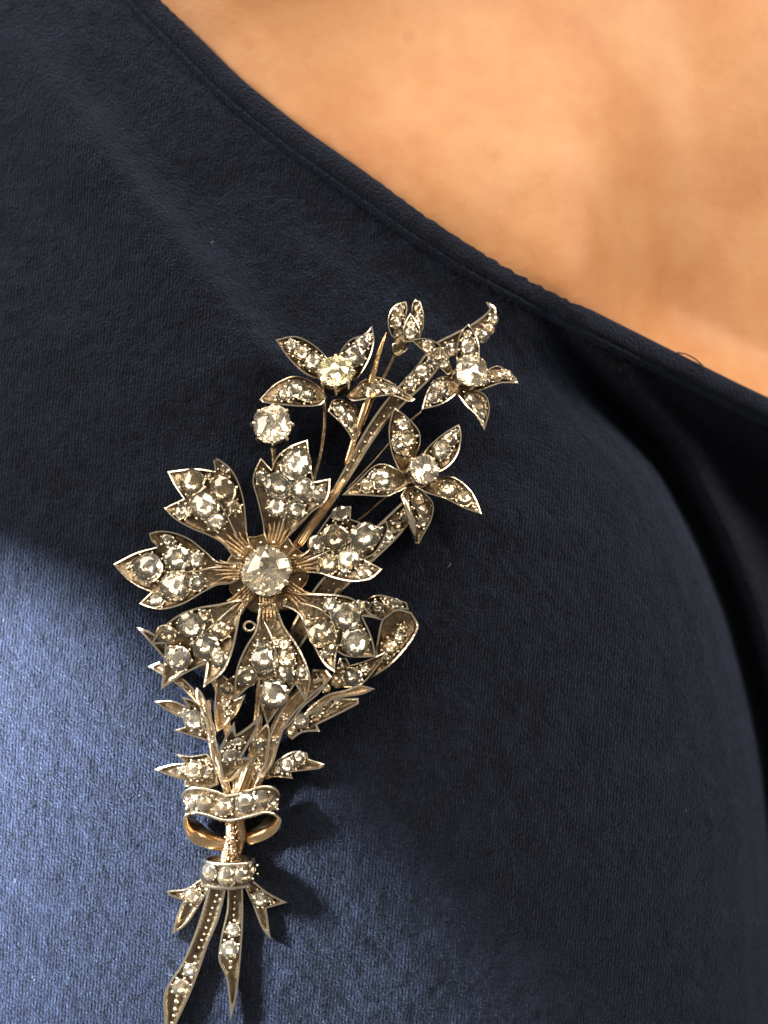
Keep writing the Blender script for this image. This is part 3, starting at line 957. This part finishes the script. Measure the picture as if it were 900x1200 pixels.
def ring_part():
    mb = MB(); V = []; F = []; M = []
    nseg = 40; rx, rh = 30.0, 22.0
    cx, cy, ch = 267.5, 1022, 16
    prof = [(-17, 0.90), (-17, 1.0), (-14.5, 1.05), (-13, 1.0), (-7, 1.05), (0, 1.07), (7, 1.05), (13, 1.0), (14.5, 1.05), (17, 1.0), (17, 0.90)]
    for i in range(nseg):
        a = 2 * math.pi * i / nseg
        for (yy, f) in prof:
            # tipped so its upper opening shows
            z = math.sin(a) * rh * f; x = math.cos(a) * rx * f
            V.append((cx + x - yy * 0.10, cy + yy * 0.92 + z * 0.24, ch + z - yy * 0.2))
    k = len(prof)
    for i in range(nseg):
        i2 = (i + 1) % nseg
        for j in range(k):
            j2 = (j + 1) % k
            F.append((i * k + j, i * k + j2, i2 * k + j2, i2 * k + j)); M.append(0 if 3 <= j <= 6 else (2 if j == k - 1 else 1))
    mb.add(V, F, M, True)
    o = mb.build("ring", [PATINA, EDGE, PATINA], brooch, bx)
    be = MB()
    for (x, y, r, nx) in [(308, 162, 34, -.6), (395, 184, 40, 0), (472, 174, 36, .45), (512, 150, 22, 1.0)]:
        X, Y = c9(x, y + 10); R = 1.2 * r / KF[id(c9)]
        hz = ch + math.sqrt(max(0.05, 1 - ((X - cx) / (rx * 1.05)) ** 2)) * rh * 1.05 + 4.0
        gem(random.choice(ROSE), o, X, Y, hz, R, Vector((nx, -1, 0.15)).normalized())
        for sy in (-1, 1):
            be.ball((X + R * 1.05, Y + sy * 5, hz), 1.8, 0)
    beads_build(be, o)
ring_part()

# ================= tails below the ring
def tail(pts, root, tip, h0, h1, st, bow=0, grains=(), tilt=0, kw=None):
    return ornament("ribbon_tail", [dict(pts=fr(c9, pts), hf=Shape(c9(*root), c9(*tip), h0, h1, bow, 0, tilt), f=c9, st=st, grains=grains, kw=kw or dict(rim=2.0, depth=5.5, thick=4))])
tail([(310, 225), (392, 225), (385, 268), (352, 400), (302, 520), (265, 630), (215, 760), (155, 890), (105, 1010), (93, 900), (95, 745), (180, 600), (250, 430)], (350, 240), (105, 1000), 9, 7,
     [(172, 725, 38), (215, 640, 30)], grains=[(345, 285, 2), (335, 315, 2), (322, 345, 2), (312, 375, 2), (303, 405, 2), (292, 440, 2), (282, 470, 2), (272, 500, 2), (258, 535, 2), (240, 580, 2.6), (150, 795, 3.2), (143, 830, 2.6), (137, 862, 2.2), (128, 895, 2)], kw=dict(rim=2.6, depth=6, thick=5))
tail([(395, 225), (468, 225), (470, 400), (457, 600), (436, 780), (408, 888), (404, 800), (388, 680), (352, 590), (364, 480), (392, 350)], (435, 240), (408, 880), 9, 7,
     [(420, 450, 30), (405, 540, 38)], grains=[(430, 290, 1.8), (428, 320, 1.8), (426, 350, 1.8), (424, 380, 2), (428, 405, 2.4), (410, 602, 3.2), (408, 632, 2.2)])
tail([(300, 200), (265, 205), (200, 248), (103, 260), (112, 284), (182, 310), (152, 380), (128, 472), (200, 422), (262, 330), (318, 240)], (290, 225), (115, 370), 9, 7, [(230, 285, 36), (190, 278, 12)])
tail([(480, 200), (520, 215), (590, 270), (682, 318), (582, 346), (602, 492), (560, 440), (520, 340), (478, 240)], (495, 225), (640, 400), 9, 7, [(550, 300, 36), (600, 310, 14)])

# ================= large flower
big = MB()
hub = [(313 + math.cos(math.radians(a_)) * (47 + 3 * math.sin(a_ * 0.13 + 1)), 671 + math.sin(math.radians(a_)) * (47 + 3 * math.cos(a_ * 0.11))) for a_ in range(0, 360, 15)]
plate(big, hub, Shape((313, 671), (353, 671), 30, 30), rim=1.0, depth=1.0, thick=6, m_floor=0, m_rim=0)
# small eyelet under the hub
ex, ey = c6(640, 333)
big.tube([(ex + 6.5 * math.cos(t), ey + 5.5 * math.sin(t), 34) for t in [2 * math.pi * k / 16 for k in range(17)]], 1.9, 6, 1)
flower = big.build("large_flower", [PATINA, EDGE], brooch, bx)
flower["label"] = "large seven petalled flower with jagged petal tips around a big round diamond"
CEN = (313, 671)
def big_petal(pts, tip, sts, ribs, rim=1.5, h0=33, h1=44, bow=9, cup=34, tilt=0, f_st=None):
    mb = MB()
    d = (Vector(tip) - Vector(CEN)).normalized()
    hf = Shape(Vector(CEN) + d * 24, tip, h0, h1, bow, cup, tilt)
    out = plate(mb, pts, hf, rim=rim, depth=4.2, thick=5, ribs=ribs)
    # root: two raised shoulders running into the hub
    for s in (-1.6, -0.8, 0, 0.8, 1.6):
        n = Vector((-d.y, d.x)) * s
        p = [Vector(CEN) + d * 22 + n * 5, Vector(CEN) + d * 36 + n * 4.4, Vector(CEN) + d * 50 + n * 5.5, Vector(CEN) + d * (66 - 6 * abs(s)) + n * 7.5]
        mb.tube([(q.x, q.y, hf(q.x, q.y) - 3.4) for q in p], [3.2, 3.0, 2.0, 0.6], 6, 2)
    o = mb.build("petal", [PATINA, EDGE, GOLD], flower, bx)
    be = MB()
    for f, lst in sts:
        stones(flower, be, lst, f, hf, out, depth=4.2, kinds=(ROSE[:4] + ROSE[4:] + SHALLOW * 2))
    return be
allb = MB()
def merge(b):
    o = len(allb.v); allb.v += b.v; allb.f += [tuple(i + o for i in f) for f in b.f]; allb.m += b.m; allb.s += b.s
# upper left
merge(big_petal(fr(c4, [(735, 640), (718, 560), (712, 480), (700, 380), (670, 285), (625, 212), (560, 166), (540, 176), (550, 234), (440, 221), (298, 236), (335, 310), (382, 380), (278, 429), (340, 490), (430, 541), (520, 577), (590, 620), (650, 690), (700, 700)]),
    c4(330, 300), [(c4, [(428, 292, 60), (590, 330, 60), (492, 415, 66), (375, 447, 36), (555, 502, 46), (645, 425, 38), (595, 222, 22), (520, 270, 16)])], [fr(c4, [(488, 328), (570, 400), (645, 540), (680, 620)])], h1=46))
# left
merge(big_petal(fr(c4, [(690, 715), (570, 712), (500, 658), (420, 594), (340, 560), (262, 549), (200, 562), (215, 605), (248, 632), (130, 665), (12, 725), (70, 790), (140, 842), (212, 872)]) + fr(c6, [(58, 213), (120, 236), (190, 243), (290, 216), (400, 152), (470, 118), (540, 108), (590, 80)]),
    c4(40, 730), [(c4, [(200, 745, 70), (348, 695, 62), (448, 705, 40), (340, 838, 66), (452, 820, 40), (300, 600, 32), (102, 738, 14)]), (c6, [(150, 195, 36)])], [fr(c4, [(280, 768), (440, 764), (530, 745), (610, 740)])], h1=42))
# lower left
merge(big_petal(fr(c6, [(590, 190), (480, 214), (380, 230), (280, 264), (200, 320), (150, 375), (118, 430), (196, 424), (174, 667), (290, 590), (417, 527), (396, 656), (500, 575), (550, 470), (572, 380), (592, 280), (620, 210)]),
    c6(180, 640), [(c6, [(198, 372, 46), (330, 330, 60), (402, 282, 34), (265, 500, 62), (412, 440, 60), (490, 352, 48), (482, 505, 40), (225, 455, 14)])], [fr(c6, [(318, 435), (420, 350), (520, 262), (570, 215)])], h1=32, bow=17, rim=2.3))
# bottom
merge(big_petal(fr(c6, [(690, 240), (672, 350), (620, 440), (580, 530), (564, 612), (562, 722), (622, 668), (686, 612)]) + [(305, 822), (313, 850), (330, 826), (346, 802), (358, 822), (364, 798), (359, 777), (348, 755), (334, 735), (326, 715), (322, 704)],
    (313, 848), [(c7, [(42, 512, 60), (158, 505, 48), (155, 575, 44), (95, 690, 64), (245, 580, 32), (150, 432, 30)]), (c6, [(628, 598, 46), (712, 445, 38), (780, 420, 20)])], [fr(c6, [(715, 300), (770, 430), (797, 592)])], h1=32, bow=16, rim=2.1))
# lower right
merge(big_petal(fr(c7, [(140, 150), (230, 158), (320, 160), (430, 166), (510, 186), (570, 234), (620, 272), (668, 297), (562, 279), (602, 365), (622, 430), (632, 494), (540, 497), (470, 490), (424, 464), (416, 576), (360, 532), (310, 450), (270, 370), (240, 290), (200, 250), (140, 225)]),
    c7(620, 480), [(c7, [(392, 218, 36), (470, 282, 68), (350, 372, 66), (290, 318, 34), (524, 415, 66), (545, 222, 26), (395, 440, 34), (420, 330, 20), (370, 480, 26)])], [fr(c7, [(200, 200), (330, 240), (400, 298), (462, 362)])], h1=40, bow=13, rim=1.9))
# right
merge(big_petal(fr(c5, [(350, 700), (415, 645), (460, 560), (530, 462), (580, 426), (637, 418), (634, 486), (700, 510), (762, 526), (822, 493), (832, 540), (802, 610), (762, 668), (704, 700), (802, 750), (740, 802), (650, 817), (560, 802), (480, 777), (400, 768), (340, 750)]),
    c5(800, 600), [(c5, [(580, 460, 42), (553, 585, 64), (705, 580, 66), (625, 692, 54), (455, 618, 42), (520, 722, 48), (708, 770, 38), (772, 552, 26), (600, 760, 22)])], [fr(c5, [(400, 705), (450, 688), (535, 648), (646, 624)])], h1=50, bow=6))
# upper right
merge(big_petal(fr(c5, [(205, 640), (178, 570), (168, 500), (140, 380), (118, 300), (125, 240), (160, 163), (216, 226), (245, 160), (310, 105), (407, 68), (416, 150), (440, 291), (527, 273), (522, 340), (497, 400), (430, 452), (350, 525), (290, 600), (260, 640)]),
    c5(360, 110), [(c5, [(165, 268, 34), (345, 195, 70), (252, 310, 60), (380, 330, 60), (466, 358, 42), (245, 425, 46), (348, 440, 44), (375, 130, 20)])], [fr(c5, [(325, 268), (312, 380), (280, 500), (250, 590)])], h1=48))
beads_build(allb, flower)
set_stone(flower, 312.5, 669, 64, 28.5, 1, 5, 30, OLD[0], 12, 3.0)
ring2 = MB()
for k in range(16):
    a = 2 * math.pi * k / 16 + 0.2
    ring2.ball((313 + math.cos(a) * 39, 672 + math.sin(a) * 37, 40), random.uniform(2.0, 3.4), 0)
beads_build(ring2, flower, "hub_grains")

# ================= single diamond above the large flower
mb = MB()
mb.tube([(319, 512, 28), (321, 535, 24), (322, 560, 24), (320, 600, 26)], [5, 3.5, 3, 3], 8, 0)
single = mb.build("single_stone_setting", [PATINA], brooch, bx)
single["label"] = "round white diamond in an open claw setting beside the large flower"
set_stone(single, 319, 497, 52, 24, 2, 12, 34, OLD[1], 8, 2.8)

# ================= small flowers
def small_flower(center, r, coll, petals, f, h, mesh, label, nclaw=8):
    cx, cy = center
    foot = (cx + coll[0], cy + coll[1])
    mb = MB()
    mb.ball((foot[0], foot[1], h - 16), 10, 0, 12, 6, 0.6)
    part = mb.build("small_flower", [PATINA], brooch, bx)
    part["label"] = label
    be = MB()
    for (pts, tip, sts, h1, bow, cup, tilt) in petals:
        m2 = MB()
        hf = Shape(foot, f(*tip), h - 10, h1, bow, cup, tilt)
        out = plate(m2, fr(f, pts), hf, rim=1.4, depth=4.0, thick=4.5)
        if len(pts) == 11 and pts[0] == (405, 540):     # the bent-down petal shows its bright outer wall
            m2.tube([f(412, 545) + (hf(*f(412, 545)) + 1,), f(432, 590) + (hf(*f(432, 590)) + 3,), f(462, 680) + (hf(*f(462, 680)) + 3,), f(484, 785) + (hf(*f(484, 785)) + 1,)], [3.0, 4.0, 4.4, 3.0], 8, 1)
        m2.build("petal", [PATINA, EDGE], part, bx)
        stones(part, be, sts, f, hf, out, depth=4.0, bead_r=1.7)
    beads_build(be, part)
    set_stone(part, cx, cy, h + 12, r, coll[0], coll[1], 34, mesh, nclaw, 2.4)
small_flower(c1(465, 428), 21.5, (1, 16), [
    ([(148, 261), (250, 242), (340, 280), (415, 350), (440, 420), (420, 480), (330, 455), (270, 415), (208, 350)], (150, 262), [(236, 290, 28), (285, 332, 38), (345, 375, 44), (265, 305, 14)], 52, 2, 40, 0),
    ([(658, 187), (669, 270), (640, 370), (580, 465), (520, 480), (475, 400), (482, 345), (505, 298), (550, 255), (618, 230)], (658, 190), [(562, 345, 52), (603, 280, 36), (640, 250, 22)], 54, 2, 40, 0),
    ([(520, 560), (560, 520), (600, 480), (670, 457), (740, 474), (800, 514), (885, 574), (850, 588), (760, 556), (660, 568), (560, 585)], (882, 575), [(655, 525, 44), (755, 522, 34), (708, 508, 24), (805, 540, 16)], 44, 4, 0, 50),
    ([(425, 640), (440, 590), (480, 572), (560, 598), (595, 660), (598, 740), (560, 822), (535, 760), (490, 700)], (560, 820), [(488, 632, 36), (532, 680, 40), (562, 732, 26)], 30, 4, 0, 40),
    ([(63, 576), (140, 498), (230, 454), (300, 462), (370, 500), (420, 560), (385, 605), (300, 614), (180, 606), (80, 592)], (65, 577), [(200, 548, 34), (258, 520, 46), (312, 552, 38), (160, 560, 16)], 44, 3, 0, -30)],
    c1, 36, OLDY, "small five petalled flower with a yellowish centre diamond above the single stone")
small_flower(c2(598, 425), 19.5, (-9, 9), [
    ([(272, 261), (350, 253), (420, 280), (460, 340), (500, 430), (470, 450), (430, 408), (370, 350), (320, 302)], (275, 262), [(368, 298, 32), (420, 340, 38), (450, 385, 28)], 52, 4, 0, 40),
    ([(580, 176), (622, 240), (640, 320), (620, 420), (540, 430), (518, 370), (520, 290), (540, 220)], (580, 178), [(577, 238, 26), (582, 300, 44), (560, 345, 26)], 54, 3, 40, 0),
    ([(600, 520), (650, 450), (690, 412), (740, 399), (800, 434), (832, 464), (842, 492), (760, 490), (700, 508), (640, 530)], (842, 480), [(720, 450, 38), (780, 445, 28), (675, 475, 24)], 46, 4, 0, 30),
    ([(520, 545), (540, 510), (590, 520), (645, 535), (682, 570), (692, 640), (665, 740), (620, 660), (570, 612)], (665, 738), [(592, 570, 38), (632, 612, 38), (652, 660, 26)], 34, 5, 0, 40),
    ([(333, 630), (360, 540), (400, 480), (450, 453), (510, 470), (540, 520), (500, 562), (430, 606)], (335, 628), [(425, 508, 38), (400, 560, 36), (450, 540, 26), (370, 590, 14)], 42, 3, 0, -20)],
    c2, 38, OLD[2], "small five petalled flower overlapping the curled tip of the ribbon blade")
small_flower(c3(527, 405), 18.5, (-13, 7), [
    ([(370, 78), (440, 130), (500, 200), (507, 270), (485, 330), (460, 420), (400, 420), (378, 380), (350, 300), (339, 200), (354, 120)], (370, 80), [(415, 172, 34), (442, 245, 40), (392, 270, 38), (425, 315, 24), (390, 215, 18)], 52, 2, 30, 0),
    ([(711, 166), (724, 230), (702, 330), (642, 400), (560, 430), (500, 420), (530, 312), (580, 255), (650, 200)], (710, 168), [(618, 302, 46), (663, 247, 36), (694, 212, 20)], 52, 3, 30, 0),
    ([(470, 490), (560, 450), (610, 442), (680, 444), (750, 490), (800, 560), (832, 642), (740, 612), (640, 562), (540, 530)], (830, 640), [(655, 515, 46), (740, 555, 40), (792, 595, 20)], 40, 5, 0, 20),
    ([(405, 540), (430, 500), (490, 490), (540, 538), (577, 590), (566, 670), (530, 740), (500, 798), (478, 795), (470, 700), (440, 610)], (495, 795), [(492, 568, 38), (522, 622, 40), (515, 685, 28)], 28, 8, 0, 60),
    ([(93, 541), (170, 470), (250, 394), (310, 374), (380, 400), (450, 440), (430, 500), (372, 532), (320, 549), (200, 543)], (95, 541), [(302, 460, 54), (225, 490, 36), (262, 438, 26), (345, 505, 20)], 44, 3, 20, 0)],
    c3, 36, OLD[0], "small five petalled flower beside the ribbon bar with one petal bent down")

# ================= bud
mb = MB()
mb.tube([c2(182, 335) + (26,), c2(205, 305) + (28,), c2(225, 270) + (30,), c2(240, 240) + (30,)], [2.2, 7, 9, 8], 10, 0)
bud = mb.build("bud", [PATINA], brooch, bx)
be = MB()
for pts, root, tip, sts, h0, h1, tl in [
    ([(252, 60), (258, 100), (246, 170), (242, 255), (205, 278), (166, 225), (154, 160), (172, 102), (210, 70)], (210, 275), (245, 62), [(205, 115, 30), (198, 170, 32), (208, 225, 26), (232, 90, 16)], 30, 36, -30),
    ([(300, 48), (326, 60), (344, 120), (344, 190), (325, 250), (300, 250), (296, 180), (280, 110), (285, 70)], (310, 250), (305, 50), [(310, 95, 22), (318, 150, 24), (318, 200, 18)], 28, 36, 30),
    ([(275, 122), (312, 170), (328, 220), (300, 265), (245, 275), (233, 215), (250, 160)], (265, 275), (276, 125), [(278, 185, 26), (275, 230, 30)], 36, 44, 0),
    ([(178, 285), (200, 275), (245, 285), (264, 308), (215, 345), (180, 340)], (185, 340), (230, 290), [], 32, 34, 0)]:
    m2 = MB(); hf = Shape(c2(*root), c2(*tip), h0, h1, 4, 0, tl)
    out = plate(m2, fr(c2, pts), hf, rim=1.3, depth=3, thick=5)
    m2.build("petal", [PATINA, EDGE], bud, bx)
    stones(bud, be, sts, c2, hf, out, depth=3, bead_r=1.5)
beads_build(be, bud)
